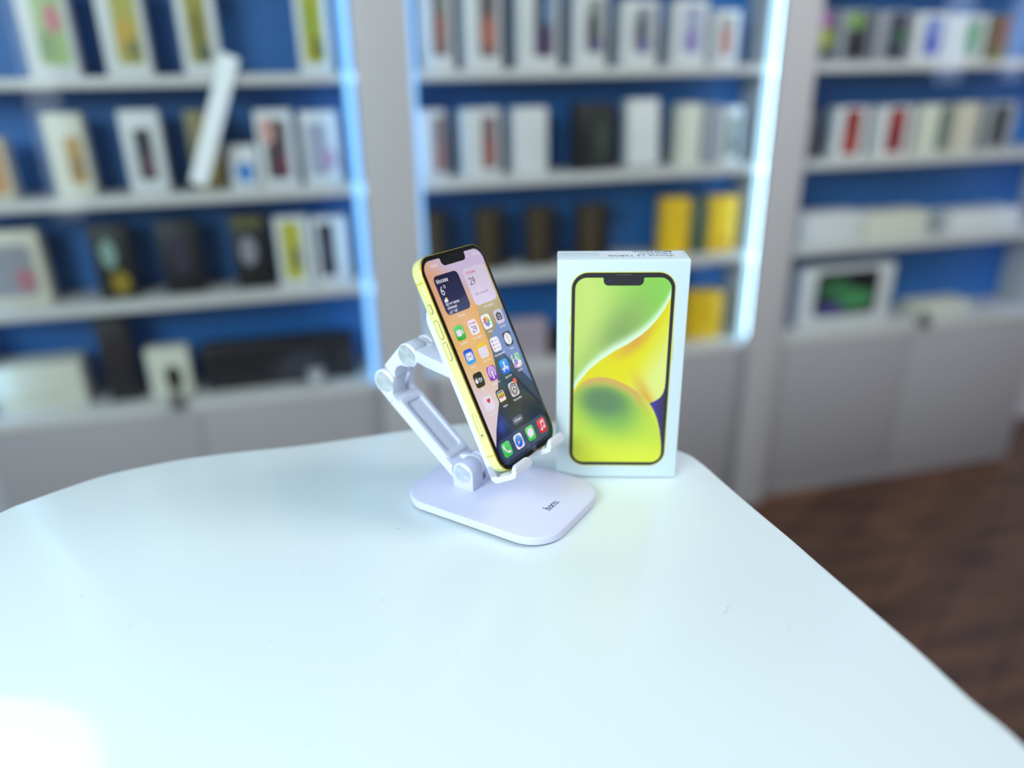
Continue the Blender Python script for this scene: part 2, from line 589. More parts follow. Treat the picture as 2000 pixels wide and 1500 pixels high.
l = 'centre'
PC = [('r', .30, .16, .84, .92, (104, 92, 92)), ('e', .35, .2, .75, .7, (150, 104, 96)), ('e', .4, .62, .8, .9, (120, 120, 112))]
PD = [('r', .34, .14, .86, .92, (60, 58, 72)), ('e', .55, .5, .85, .9, (100, 130, 170)), ('e', .4, .15, .7, .5, (76, 50, 92))]
shelf_box('A', -.8950, -.8228, .168, 'w', PC, 'white box with rusty grey cover next to the first grey post, upper shelf', gA % l, yaw=10)
shelf_box('A', -.8034, -.7193, .168, 'w', [('r', .34, .14, .86, .92, (96, 88, 90)), ('e', .42, .2, .8, .62, (176, 104, 90))], 'white box with coral blotch cover, upper shelf between the posts', gA % l, yaw=10)
shelf_box('A', -.6894, -.5922, .160, 'w', PD, 'white box with navy and purple cover on the upper centre shelf', gA % l, yaw=12)
shelf_box('A', -.5646, -.4853, .151, 'w', [('r', .30, .18, .9, .9, (140, 144, 140)), ('e', .32, .2, .66, .72, (38, 40, 46)), ('e', .5, .18, .86, .4, (96, 84, 130))], 'white box with black and lilac cover in the middle of the upper shelf', gA % l, yaw=10)
shelf_box('A', -.4557, -.3654, .132, 'w', [('r', .26, .2, .86, .9, (140, 146, 150)), ('e', .3, .25, .6, .78, (64, 70, 74)), ('e', .45, .18, .72, .45, (106, 90, 150))], 'white box with slate and violet cover, upper centre shelf', gA % l, yaw=10)
shelf_box('A', -.3348, -.2477, .132, 'w', [('r', .24, .18, .84, .9, (156, 160, 184)), ('e', .3, .2, .7, .55, (130, 116, 170))], 'white box with pale lavender cover, upper centre shelf', gA % l, yaw=8)
shelf_box('A', -.2338, -.1676, .112, 'w', [('r', .2, .15, .7, .9, (140, 130, 126)), ('e', .25, .15, .62, .72, (170, 80, 70))], 'small white box with brick red cover beside the bright light strip', gA % l, yaw=8)
shelf_box('B', -.9156, -.8457, .141, 'w', [('r', .52, .08, .92, .9, (120, 96, 100)), ('e', .56, .1, .88, .6, (140, 84, 84))], 'white box with reddish half cover next to the first grey post', gB % l, yaw=14)
shelf_box('B', -.8151, -.7236, .141, 'w', [('r', .46, .1, .86, .88, (116, 84, 86)), ('e', .5, .12, .8, .6, (150, 70, 66))], 'white box with dark red half cover, second on the middle shelf', gB % l, yaw=16)
shelf_box('B', -.7025, -.6212, .140, 'w', None, 'plain white box left of the black box on the middle shelf', gB % l, yaw=6)
shelf_box('B', -.5612, -.4593, .144, 'black', [('r', .42, .1, .9, .9, (44, 50, 44)), ('e', .5, .3, .85, .7, (56, 66, 58))], 'wide black box with dim green cover on the middle shelf', gB % l, yaw=8)
shelf_box('B', -.4308, -.3548, .146, 'w', None, 'plain bright white box leaning right of the black box', gB % l, tilt=-6, v=.05, lift=.0048)
shelf_box('B', -.3072, -.2457, .137, 'cream', None, 'plain off white box near the bright light strip', gB % l, yaw=6)
shelf_box('B', -.2378, -.2060, .134, 'grey', None, 'narrow grey box squeezed between two white ones, middle shelf', gB % l)
shelf_box('B', -.1927, -.1442, .127, 'w', [('r', .25, .12, .8, .85, (110, 120, 116)), ('e', .3, .15, .75, .5, (70, 78, 84))], 'small white box with grey green cover beside the bright light strip', gB % l)
for u0, u1, h, lab in ((-.9146, -.8563, .139, 'dark brown box next to the first grey post, lower shelf'),
                       (-.7942, -.7243, .140, 'dark brown box above the yellow phone on its stand'),
                       (-.6728, -.6029, .136, 'dark brown box behind the gap between phone and white box'),
                       (-.5472, -.4672, .135, 'dark brown box with black right half, right of the other brown ones')):
    shelf_box('C', u0, u1, h, 'dark', [('r', .1, .08, .62, .93, (70, 56, 36)), ('r', .66, .05, .97, .95, (20, 20, 24))], lab, gC % l, yaw=4)
shelf_box('C', -.3319, -.2625, .137, 'yellow', [('r', .1, .06, .9, .94, (226, 184, 24))], 'yellow box behind the white phone box, left of the pair', gC % l)
shelf_box('C', -.2584, -.2128, .131, 'sage', None, 'dark green box between the two yellow boxes', gC % l)
shelf_box('C', -.2072, -.1330, .134, 'yellow', [('r', .1, .06, .9, .94, (226, 184, 24)), ('r', .2, .1, .8, .3, (206, 160, 24))], 'yellow box beside the bright light strip on the lower shelf', gC % l)
shelf_box('D', -.9159, -.8524, .112, 'yellow', [('r', .08, .06, .92, .94, (220, 190, 40))], 'yellow box behind the white folding stand', gD % l)
shelf_box('D', -.7328, -.6255, .093, 'mauve', [('r', .1, .1, .9, .9, (160, 146, 158))], 'mauve grey box seen between phone and white box', gD % l, 'accessory_box')
shelf_box('D', -.6229, -.5552, .060, 'char', None, 'low charcoal box half behind the white phone box', gD % l, 'accessory_box', yaw=5)
shelf_box('D', -.2426, -.1500, .122, 'yellow', [('r', .05, .05, .9, .95, (214, 170, 20)), ('r', .4, .05, .8, .2, (226, 196, 60))], 'large yellow box on the counter right of the white phone box', gD % l, d=.06)

l = 'right'
shelf_box('A', .0143, .0729, .112, 'grey', [('r', .1, .1, .9, .95, (60, 66, 60)), ('e', .1, .62, .8, .98, (176, 100, 170)), ('e', .2, .28, .95, .68, (160, 170, 60))], 'grey box with pink and lime cover beside the second post', gA % l)
shelf_box('A', .0893, .1728, .112, 'grey', [('r', .2, .05, .9, .95, (50, 40, 56)), ('e', .15, .62, .75, .97, (116, 150, 80)), ('e', .3, .1, .85, .5, (28, 24, 32))], 'grey box with black and leaf green cover, upper right shelf', gA % l)
shelf_box('A', .1912, .2798, .110, 'grey', [('r', .3, .05, .9, .95, (56, 46, 76)), ('e', .45, .3, .95, .7, (50, 84, 60)), ('e', .35, .05, .8, .3, (30, 22, 40))], 'grey box with dark purple and green cover, upper right shelf', gA % l)
shelf_box('A', .2942, .3926, .106, 'w', [('r', .25, .1, .8, .9, (120, 140, 200)), ('e', .3, .15, .75, .55, (84, 90, 180))], 'white box with violet blue cover, upper right shelf', gA % l)
shelf_box('A', .4045, .5025, .102, 'w', [('r', .3, .1, .85, .9, (130, 160, 150)), ('e', .35, .35, .75, .75, (106, 160, 110))], 'white box with soft green cover, upper right shelf', gA % l)
shelf_box('A', .5224, .5748, .100, 'olive', [('r', .1, .3, .9, .95, (130, 84, 80))], 'narrow reddish brown box at the right end of the upper shelf', gA % l)
shelf_box('B', .0311, .0710, .121, 'char', [('r', .05, .05, .5, .95, (120, 122, 126))], 'narrow dark grey box beside the second post', gB % l)
shelf_box('B', .1114, .2022, .118, 'w', [('r', .26, .06, .78, .95, (140, 36, 36)), ('e', .3, .1, .7, .5, (160, 50, 40))], 'white box with red cover nearest the second post', gB % l)
shelf_box('B', .2319, .3317, .117, 'w', [('r', .28, .06, .80, .95, (128, 34, 38)), ('e', .3, .55, .75, .9, (150, 50, 46))], 'white box with red cover next to the beige boxes', gB % l)
shelf_box('B', .3547, .4308, .117, 'cream', [('r', .72, .05, .98, .95, (90, 116, 104))], 'beige box with green right edge, middle right shelf', gB % l)
shelf_box('B', .4639, .5323, .118, 'ivory', None, 'plain beige box left of the black one, middle right shelf', gB % l)
shelf_box('B', .5579, .6474, .118, 'grey', [('r', .2, .1, .72, .92, (40, 42, 36))], 'grey box with black cover at the right end', gB % l)
shelf_box('C', .0506, .2336, .074, 'w', None, 'flat white carton nearest the second post on the lower right shelf', gC % l, 'carton', d=.08)
shelf_box('C', .2414, .4368, .066, 'cream', None, 'flat white carton in the middle of the lower right shelf', gC % l, 'carton', d=.08)
shelf_box('C', .5080, .7376, .054, 'w', None, 'flat white carton past the dark gap on the lower right shelf', gC % l, 'carton', d=.08)
shelf_box('D', .0752, .3592, .163, 'w', [('r', .16, .16, .84, .92, (24, 26, 30)), ('e', .2, .45, .6, .8, (56, 110, 72)), ('e', .4, .25, .8, .6, (70, 140, 86)), ('e', .18, .18, .5, .4, (74, 66, 130)), ('e', .5, .6, .8, .9, (20, 18, 20))], 'large white tablet box with black and green picture on the right counter', gD % l, 'tablet_box', d=.05)
shelf_box('D', .4572, .6377, .030, 'cream', None, 'low white box behind the lock of the right cabinet', gD % l, 'accessory_box', d=.08)

# ------------------------------------------------------------------ table
def table_material():
    m = bpy.data.materials.new('glossy_white_table_top')
    m.use_nodes = True
    nt = m.node_tree
    b = nt.nodes['Principled BSDF']
    b.inputs['Base Color'].default_value = lin((232, 243, 246))
    b.inputs['Roughness'].default_value = 0.24
    tc = nt.nodes.new('ShaderNodeTexCoord')
    nz = nt.nodes.new('ShaderNodeTexNoise')
    nz.inputs['Scale'].default_value = 55
    nt.links.new(tc.outputs['Object'], nz.inputs['Vector'])
    bp = nt.nodes.new('ShaderNodeBump')
    bp.inputs['Strength'].default_value = 0.04
    bp.inputs['Distance'].default_value = 0.001
    nt.links.new(nz.outputs['Fac'], bp.inputs['Height'])
    nt.links.new(bp.outputs['Normal'], b.inputs['Normal'])
    return m


tab = empty('table', Matrix.Translation((-0.14, -0.26, 0)))
tag(tab, 'white glossy table with rounded corners carrying the phone stand', 'table')
TO = Vector((0.14, 0.26, 0))
edge = [(-.437, -.054), (-.427, -.039), (-.406, -.015), (-.389, .001), (-.367, .014), (-.338, .028), (-.295, .041), (-.248, .053), (-.176, .078), (-.137, .090),
        (-.095, .0995), (-.044, .0985), (0.005, .083), (.055, .046), (.068, .028), (.079, -.001), (.091, -.033), (.108, -.076), (.117, -.101), (.132, -.142), (.145, -.178), (.155, -.210),
        (.165, -.236), (.176, -.29), (.172, -.38), (.14, -.47), (.06, -.56), (-.06, -.61), (-.2, -.61), (-.32, -.55), (-.40, -.45), (-.45, -.32), (-.465, -.2), (-.458, -.11)]
edge = spline(edge, 6)
mid = Vector((-.14, -.26))


def shrink(k):
    o_ = []
    n = len(edge)
    for i, p in enumerate(edge):
        a, b_ = edge[i - 1], edge[(i + 1) % n]
        dx, dy = b_[0] - a[0], b_[1] - a[1]
        l_ = math.hypot(dx, dy)
        nx, ny = dy / l_, -dx / l_
        if nx * (mid.x - p[0]) + ny * (mid.y - p[1]) < 0:
            nx, ny = -nx, -ny
        o_.append((p[0] + nx * k + TO.x, p[1] + ny * k + TO.y))
    return o_


bm = bmesh.new()
loft(bm, [[(x, y, z) for x, y in shrink(k)] for k, z in ((.004, TZ - .028), (.0012, TZ - .0268), (0, TZ - .024), (0, TZ - .004), (.0012, TZ - .0012), (.004, TZ))])
white_top = table_material()
done(bm, 'tabletop', white_top, tab, smooth=30)
bm = bmesh.new()
P = [(0, .22), (.008, .225), (.02, .20), (.03, .06), (.06, .04), (.80, .035), (.82, .12), (TZ - .0285, .14)]
loft(bm, [[(r * math.cos(i * math.pi / 20), r * math.sin(i * math.pi / 20), z) for i in range(40)] for z, r in P])
done(bm, 'pedestal', mat('pedestal_white', (205, 206, 208), .4), tab)
for (x, y, a, l_, w) in ((.0493, -.151, 40, 2.6, .5), (.0515, -.147, 60, 3.4, .35), (-.150, -.071, 10, 1.6, .5), (-.3245, -.146, 8, 3.0, .35), (-.283, -.171, 30, 2.0, .4),
                         (-.20, -.18, 25, 1.8, .35), (-.262, -.196, 0, .7, .6), (-.146, -.145, 70, 2.0, .3), (.081, -.163, 0, .8, .6), (-.16, -.247, 0, .9, .5), (-.098, -.186, 0, .8, .5), (-.2, -.121, 0, .8, .6)):
    F = Flat()
    ca_, sa_ = math.cos(math.radians(a)), math.sin(math.radians(a))
    X, Y = (x + TO.x) * 1000, (y + TO.y) * 1000
    F.poly([(X + ca_ * p - sa_ * q, Y + sa_ * p + ca_ * q) for p, q in circ(0, 0, l_ / 2, 10, w / 2)], (120, 124, 140))
    F.build('scuff', PRINT, tab, Matrix.Translation((0, 0, TZ + .0001)))['label'] = 'tiny dark scuff'

# ------------------------------------------------------------------ phone stand
SA = math.radians(60.2)
ew = Vector((math.cos(SA), math.sin(SA), 0))
en = Vector((math.sin(SA), -math.cos(SA), 0))
S0, T0 = -0.056, -0.0683
org = en * S0 + ew * T0
STAND = Matrix.Translation((org.x, org.y, TZ)) @ Matrix.Rotation(SA, 4, 'Z')        # local x along the hinges, local -y towards the phone front
stand = empty('phone_stand', STAND)
tag(stand, 'white folding phone stand with two-joint arm holding the yellow phone', 'phone stand')
plast = mat('lavender_white_plastic', (214, 214, 238), 0.42, noise=(900, .12))
plast2 = mat('white_plastic_gloss', (224, 225, 240), 0.36)
dark = mat('black_rubber', (26, 26, 30), 0.6)


def sl(s, t, z):
    """profile coordinates (s forward, t along the hinge, z up) to the stand's own frame"""
    return (t - T0, -(s - S0), z)


base_poly = rr(0, 0, .0866, .1218, .0235, 12)
bm = bmesh.new()
loft(bm, [[(x * k, y * j, z) for x, y in base_poly] for k, j, z in ((.975, .982, .0011), (.997, .998, .0016), (1, 1, .0026), (1, 1, .0062), (.994, .9957, .0070), (.980, .986, .0073))])
done(bm, 'base_plate', plast, stand, smooth=50)
bm = bmesh.new()
loft(bm, [[(x * .965, y * .975, z) for x, y in base_poly] for z in (.0001, .00105)])
done(bm, 'rubber_foot', dark, stand, smooth=0)['label'] = 'thin black rubber foot'
F = Flat()
INKC, lw = (52, 52, 64), .62
F.stroke([(.55, 0), (.55, 5.6)], lw, INKC)
F.stroke([(.55, 2.5), (.9, 3.25), (1.5, 3.6), (2.1, 3.45), (2.4, 2.8), (2.4, 0)], lw, INKC)
for x0, x1, y in ((-.2, 1.3, .15), (1.7, 3.15, .15), (-.2, .6, 5.4)):
    F.stroke([(x0, y), (x1, y)], .36, INKC)
for cx_ in (4.9, 10.9):
    F.ring(circ(cx_, 1.85, 1.6, 24, 1.95), circ(cx_, 1.85, .98, 24, 1.35), INKC)
F.stroke([(7.9 + 1.28 * math.cos(math.radians(q)), 1.85 + 1.65 * math.sin(math.radians(q))) for q in range(48, 313, 12)], lw, INKC)
F.poly(circ(8.75, 2.85, .45, 10), INKC)
F.poly(circ(13.3, .35, .42, 10), INKC)
F.build('logo', PRINT, stand, Matrix.Translation(sl(-.0136, -.0752, .0075)) @ Matrix.Rotation(math.radians(-3), 4, 'Z'))['label'] = 'dark printed lettering'

HL, HM, HU = Vector((-.0804, .0195)), Vector((-.1466, .0760)), Vector((-.1236, .1004))
TN, TF = -.0815, -.0565


def arc(c, r, a0, a1, n=14):
    return [(c.x + r * math.cos(math.radians(a0 + (a1 - a0) * i / n)), c.y + r * math.sin(math.radians(a0 + (a1 - a0) * i / n))) for i in range(n + 1)]


def slab(bm, poly, t0, t1):
    extrude(bm, poly, lambda p: sl(p[0], t0, p[1]), lambda p: sl(p[0], t1, p[1]))


# hinge bracket on the base: two knuckles with an arched profile and a low web between them
arch = [(HL.x + .0086, .0072)] + arc(HL, .0086, 0, 180) + [(HL.x - .0086, .0072)]
bm = bmesh.new()
slab(bm, arch, TN, -.0690)
slab(bm, arch, -.0632, TF)
slab(bm, [(HL.x - .0086, .0072), (HL.x + .0086, .0072), (HL.x + .0086, .0102), (HL.x - .0086, .0102)], -.0690, -.0632)
done(bm, 'hinge_bracket', plast, stand, bevel=.0005)

# lower arm: flat bar with a shallow recess, knuckle at the base, two ears at the upper joint
d = (HL - HM).normalized()
nrm = Vector((d.y, -d.x))
if nrm.x > 0:
    nrm = -nrm                                   # outer side (away from the phone)


def ap(a, o):
    """point on the arm profile: a along from the upper joint, o to the outer side"""
    q = HM + d * a + nrm * o
    return (q.x, q.y)


LEN = (HL - HM).length
bm = bmesh.new()
# ears: disc around the joint running into the bar
a_n = math.atan2(nrm.y, nrm.x)
sgn = 1 if (math.cos(a_n) * (-d.y) + math.sin(a_n) * d.x) > 0 else -1
earp = []
for i in range(25):
    th = a_n + sgn * math.radians(-10 + 215 * i / 24) * 1.0
    v1 = Vector((math.cos(th), math.sin(th)))
    earp.append(tuple(HM + v1 * .0094))
# keep the sweep on the side away from the bar
if (Vector(earp[12]) - HM).dot(d) > 0:
    earp = []
    for i in range(25):
        th = a_n - sgn * math.radians(-10 + 215 * i / 24)
        earp.append(tuple(HM + Vector((math.cos(th), math.sin(th))) * .0094))
earp += [ap(.0105, .0022), ap(.014, .0026), ap(.014, .0098)]
slab(bm, earp, TN, -.0680)
slab(bm, earp, -.0620, TF)
bar = [ap(.0125, .0026)] + [ap(LEN - math.sqrt(.0093 ** 2 - o * o), o) for o in (.0026, .0040, .0054, .0066, .0076, .0084, .0089)] + [ap(LEN - .0016, .0096), ap(LEN - .0030, .0098), ap(.0125, .0098)]
slab(bm, bar, TN, TF)
tongue = [ap(LEN - .013, .0027), ap(LEN - .006, -.0060)] + [ap(LEN + .0082 * math.sin(math.radians(q)), -.0082 * math.cos(math.radians(q))) for q in range(-20, 200, 20)] + [ap(LEN - .013, .0095)]
slab(bm, tongue, -.0687, -.0635)
# raised rim that leaves the long recess on the inner face
rim_o = rr((LEN) / 2 + .001, (TN + TF) / 2, LEN - .031, (TF - TN) - .0012, .0035, 6)
rim_i = rr((LEN) / 2 + .001, (TN + TF) / 2, LEN - .041, (TF - TN) - .0095, .0022, 6)
n_ = len(rim_o)


def inner(p, o):
    q = ap(p[0], o)
    return sl(q[0], p[1], q[1])


vo0 = [bm.verts.new(inner(p, .0026)) for p in rim_o]
vo1 = [bm.verts.new(inner(p, .0012)) for p in rim_o]
vi1 = [bm.verts.new(inner(p, .0012)) for p in rim_i]
vi0 = [bm.verts.new(inner(p, .00255)) for p in rim_i]
for i in range(n_):
    j = (i + 1) % n_
    for A_, B_ in ((vo0, vo1), (vo1, vi1), (vi1, vi0)):
        bm.faces.new((A_[i], A_[j], B_[j], B_[i]))
done(bm, 'lower_arm', plast2, stand, bevel=.0005, bangle=40)

# link between the two upper joints
e = (HU - HM).normalized()
en2 = Vector((-e.y, e.x))                        # outer side (up and back)


def lp(a, o):
    q = HM + e * a + en2 * o
    return (q.x, q.y)


LL = (HU - HM).length
bm = bmesh.new()
full = [lp(.0102, .0082), lp(LL, .0086)] + [lp(LL + .0088 * math.sin(math.radians(q)), .0088 * math.cos(math.radians(q))) for q in range(15, 200, 15)] + \
       [lp(LL - .0075, -.0048), lp(LL - .0105, -.0012), lp(LL - .0150, .0004), lp(LL - .0190, -.0006), lp(LL - .0225, -.0040), lp(.0100, -.0030)]
slab(bm, full, TN, -.0680)
slab(bm, full, -.0620, TF)
web = [lp(.0098, .0080), lp(LL - .0108, .0082), lp(LL - .0108, .0000), lp(.0098, -.0040)]
slab(bm, web, -.0680, -.0620)
kn = [lp(.0084 * math.sin(math.radians(q)), .0084 * math.cos(math.radians(q))) for q in range(180, 361, 15)] + [lp(.011, .0082), lp(.011, -.0062)]
slab(bm, kn, -.0677, -.0623)
done(bm, 'upper_link', plast2, stand, bevel=.0005, bangle=40)

# metal caps of the three joints, brushed in circles
cap_m = bpy.data.materials.new('spun_aluminium')
cap_m.use_nodes = True
nt = cap_m.node_tree
b = nt.nodes['Principled BSDF']
b.inputs['Base Color'].default_value = lin((240, 246, 250))
b.inputs['Metallic'].default_value = 0.85
b.inputs['Roughness'].default_value = 0.22
b.inputs['Anisotropic'].default_value = 0.92
tg = nt.nodes.new('ShaderNodeTangent')
tg.direction_type = 'RADIAL'
tg.axis = 'Z'
nt.links.new(tg.outputs['Tangent'], b.inputs['Tangent'])
TOX = Matrix.Rotation(math.radians(-90), 4, 'Y')                # cap axis (z) along local -x
for H, r in ((HL, .0068), (HM, .0078), (HU, .0078)):
    bm = bmesh.new()
    loft(bm, [[(r * k * math.cos(i * math.pi / 24), r * k * math.sin(i * math.pi / 24), z) for i in range(48)] for k, z in ((1, -.0004), (1, .0003), (.95, .00055), (.2, .00055), (.02, .00055))])
    done(bm, 'hinge_cap', cap_m, stand, Matrix.Translation(sl(H.x, TN, H.y)) @ TOX, smooth=25)['label'] = 'shiny spun metal hinge cap'

# ------------------------------------------------------------------ phone pose (x across, y up, z out of the screen)
PM = Matrix(((0.4864, -0.3686, 0.7922, -0.08793919), (0.8727, 0.2482, -0.4204, -0.02697559), (-0.0417, 0.8958, 0.4424, 0.10834548 + TZ), (0, 0, 0, 1)))
PL = STAND.inverted() @ PM                       # phone frame inside the stand's frame


def pl(u, v, n):
    return tuple(PL @ Vector((u * .001, v * .001, n * .001)))


# cradle: back plate, flared bracket to the upper joint and two hooked fingers
bm = bmesh.new()
plate = rr(0, -15.5, 66, 121, [13, 13, 2.5, 2.5], 8)
loft(bm, [[pl(x, y, z) for x, y in plate] for z in (-13.3, -8.05)])
hx = .0082
sec0 = [sl(HU.x + hx, TN + .0002, HU.y + .0052), sl(HU.x + hx, TN + .0002, HU.y - .0034), sl(HU.x + hx, TF - .0002, HU.y - .0034), sl(HU.x + hx, TF - .0002, HU.y + .0052)]
secm = [sl(HU.x + .018, TN - .003, HU.y + .0046), sl(HU.x + .018, TN - .003, HU.y - .0040), sl(HU.x + .018, TF + .003, HU.y - .0040), sl(HU.x + .018, TF + .003, HU.y + .0046)]
sec1 = [pl(-32.8, 5.5, -12.6), pl(-32.8, -4.0, -12.6), pl(32.8, -4.0, -12.6), pl(32.8, 5.5, -12.6)]
loft(bm, [sec0, secm, sec1])
ku = [(HU.x + .0082 * math.cos(math.radians(q)), HU.y + .0082 * math.sin(math.radians(q))) for q in range(40, 321, 20)] + [(HU.x + .0105, HU.y - .0034), (HU.x + .0105, HU.y + .0052)]
slab(bm, ku, -.0677, -.0623)


def hook(u0, u1):
    rings = []
    N_ = 22
    for i in range(N_ + 1):
        u = u0 + (u1 - u0) * i / N_
        e_ = min(u - u0, u1 - u)
        R_ = 4.6
        drop = 0.0 if e_ >= R_ else R_ - math.sqrt(max(0.0, R_ * R_ - (R_ - e_) ** 2))
        top = -69.6 - drop
        prof = [(-13.3, -66), (-13.3, -74.6), (-12.6, -76.6), (-11.0, -77.8), (-9.0, -78.2), (3.6, -77.7), (5.6, -77.4), (6.8, -76.2), (7.6, -74.6), (7.9, min(-71.2, top - .6)), (7.4, top - .15), (6.2, top), (5.2, top - .15),
                (4.7, min(-71.2, top - .6)), (4.2, -73.6), (3.4, -74.3), (-8.05, -74.4), (-8.05, -66)]
        rings.append([pl(u, v_, n__) for n__, v_ in prof])
    loft(bm, rings)


hook(-33.0, -12.6)
hook(12.6, 33.0)
done(bm, 'cradle', plast2, stand, bevel=.0005, bangle=45, smooth=40)
for u0, u1 in ((-31.5, -14), (14, 31.5)):
    bm = bmesh.new()
    loft(bm, [[pl(x, -74.25 + k, y) for x, y in rr((u0 + u1) / 2, -2.4, u1 - u0, 8.6, 1.2, 4)] for k in (0, .8)])
    done(bm, 'rubber_pad', mat('pale_rubber', (196, 200, 196), .6), stand, bevel=.0001)['label'] = 'pale rubber pad under the phone'

# ------------------------------------------------------------------ the phone
phone = empty('phone', PM @ Matrix.Translation((0, -.0732, -.0039)))
tag(phone, 'yellow phone with lit home screen leaning on the white stand', 'phone')
PT = Matrix.Translation((0, .0732, .0039))       # parts are drawn around the centre of the screen
yel = mat('satin_yellow_aluminium', (244, 236, 162), 0.34, 0.2)
yel2 = mat('polished_yellow_edge', (212, 178, 56), 0.22, 0.7)
blackg = mat('black_glass', (6, 6, 8), 0.05)


def mmloft(bm, rings):
    loft(bm, [[(x * .001, y * .001, z * .001) for x, y, z in r] for r in rings])


def sized(w, h, r, z, n=12):
    return [(x, y, z) for x, y in rr(0, 0, w, h, r, n)]


bm = bmesh.new()
mmloft(bm, [sized(70.3, 145.5, 11.0, -7.8), sized(71.1, 146.3, 11.4, -7.45), sized(71.5, 146.7, 11.6, -7.0), sized(71.5, 146.7, 11.6, -0.75)])
done(bm, 'frame', yel, phone, PT, smooth=40)
bm = bmesh.new()
mmloft(bm, [sized(71.5, 146.7, 11.6, -0.75), sized(71.2, 146.4, 11.5, -0.25), sized(70.7, 145.9, 11.2, -0.08), sized(70.2, 145.4, 11.0, -0.10)])
done(bm, 'polished_edge', yel2, phone, PT, smooth=60)['label'] = 'polished golden rim around the glass'
bm = bmesh.new()
mmloft(bm, [sized(70.4, 145.6, 11.1, -0.3), sized(70.4, 145.6, 11.1, -0.05), sized(69.8, 145.0, 10.8, 0.0)])
done(bm, 'front_glass', blackg, phone, PT, smooth=40)['label'] = 'glossy black glass border with notch'


def side_pill(name, u, n, v0, v1, w, out_, m):
    bm = bmesh.new()
    p = rr((v0 + v1) / 2, n, v1 - v0, w, w / 2 - .05, 6)
    sg = -1 if u < 0 else 1
    mmloft(bm, [[(u - sg * .1, y, z) for y, z in p], [(u + sg * out_ * .7, y, z) for y, z in p], [(u + sg * out_, (y - (v0 + v1) / 2) * .985 + (v0 + v1) / 2, (z - n) * .86 + n) for y, z in p]])
    return done(bm, name, m, phone, PT, smooth=40)


groove = mat('button_gap', (70, 60, 12), 0.6)  # button gaps as flat dark rings, the buttons' shadow line put into the colour
for nm, v0, v1, w in (('mute_switch', 38.4, 43.9, 2.0), ('volume_button', 21.4, 33.2, 2.7), ('volume_button', 7.0, 18.7, 2.7)):
    o = side_pill(nm, -35.75, -3.9, v0, v1, w, .42, yel)
    bm = bmesh.new()
    p0, p1 = rr((v0 + v1) / 2, -3.9, v1 - v0 + .8, w + .8, w / 2 + .3, 6), rr((v0 + v1) / 2, -3.9, v1 - v0 - .05, w - .05, w / 2 - .08, 6)
    for i in range(len(p0)):
        j = (i + 1) % len(p0)
        bm.faces.new([bm.verts.new((-.03577, q[0] * .001, q[1] * .001)) for q in (p0[i], p0[j], p1[j], p1[i])])
    done(bm, 'gap', groove, o, smooth=0)['label'] = 'dark gap around the button'
side_pill('side_button', 35.75, -3.9, 14, 33.5, 2.9, .42, yel)
bm = bmesh.new()
p0, p1 = rr(-37.9, -4.0, 16.5, 3.1, 1.5, 8), rr(-37.9, -4.0, 16.0, 2.6, 1.25, 8)
for i in range(len(p0)):
    j = (i + 1) % len(p0)
    bm.faces.new([bm.verts.new((-.03577, q[0] * .001, q[1] * .001)) for q in (p0[i], p0[j], p1[j], p1[i])])
sim = done(bm, 'sim_tray', mat('sim_outline', (140, 120, 40), .5), phone, PT, smooth=0)
bm = bmesh.new()
bm.faces.new([bm.verts.new((-.03579, (-44.5 + x) * .001, (-4.0 + y) * .001)) for x, y in circ(0, 0, .62, 16)])
done(bm, 'eject_hole', dark, sim, smooth=0)
for v in (58.3, -59.0):
    for sg in (-1, 1):
        bm = bmesh.new()
        box(bm, *(sorted((sg * .03570, sg * .03578)) + [(v - .55) * .001, (v + .55) * .001, -.0073, -.0008]))
        done(bm, 'antenna_band', mat('antenna_plastic', (205, 192, 80), .5), phone, PT, smooth=0)

# --- screen picture
WB = [(-57, -33.4), (-45.6, -25.3), (-38, -18.5), (-31.2, -12.1), (-22.9, -7.4), (-16.8, -3.8), (-6.1, -.2), (0, 1.5), (5.8, 1.7), (11.9, 2.2), (22.5, 2.4), (32.1, 4.3), (36, 7.5), (44, 15), (50, 23), (56.4, 34.4), (70, 52)]


def wallpaper(u, v):
    ub = interp(v, WB)
    peach = mix((236, 186, 120), (222, 164, 126), sstep(10, 60, v))
    peach = mix(peach, (226, 206, 214), sstep(-2, -34, v + u * .3))
    peach = mix(peach, (204, 186, 218), sstep(30, 62, v + u * .9))
    peach = mix(peach, (240, 172, 84), .8 * sstep(9, 0, ub - u) * sstep(-12, 8, v))
    # right of the curve
    dk = mix((62, 84, 104), (20, 30, 72), sstep(-12, -34, v - u * .15))
    dk = mix(dk, (44, 56, 70), sstep(-25, -45, v - u * .9) * .7)
    dk = mix(dk, (34, 34, 56), sstep(18, 34, u) * sstep(-30, -45, v))
    dk = mix(dk, (58, 92, 190), .75 * math.exp(-(((u + 19) / 6) ** 2 + ((v + 45) / 6) ** 2)))
    tan = mix((156, 144, 96), (200, 186, 146), sstep(8, 40, v))
    lu, lv = interp(v, [(-6, .4), (5.8, 1.7), (10.5, 7.4), (17.9, 18.9), (25.6, 32.2), (40, 56)]), 0
    blue = mix((92, 116, 164), (146, 170, 226), sstep(-20, 24, v))  # light-blue wedge: a screen reflection painted into the wallpaper
    dv = -3.1 - (u - 12.1) * 1.44                # dark diagonal crease
    rt = mix(dk, blue, sstep(-12, 14, v - u * .15))
    rt = mix(rt, mix((84, 106, 150), (124, 146, 196), sstep(-45, 0, v)), sstep(0, 1.5, v - dv) * sstep(-48, -30, v))
    rt = mix(rt, (28, 44, 92), .8 * math.exp(-((v - dv) / 1.8) ** 2) * sstep(10, 14, u))
    rt = mix(rt, tan, sstep(.25, -.25, u - lu) if v > 5 else 0)
    c = mix(peach, rt, sstep(-.25, .25, u - ub))
    return c


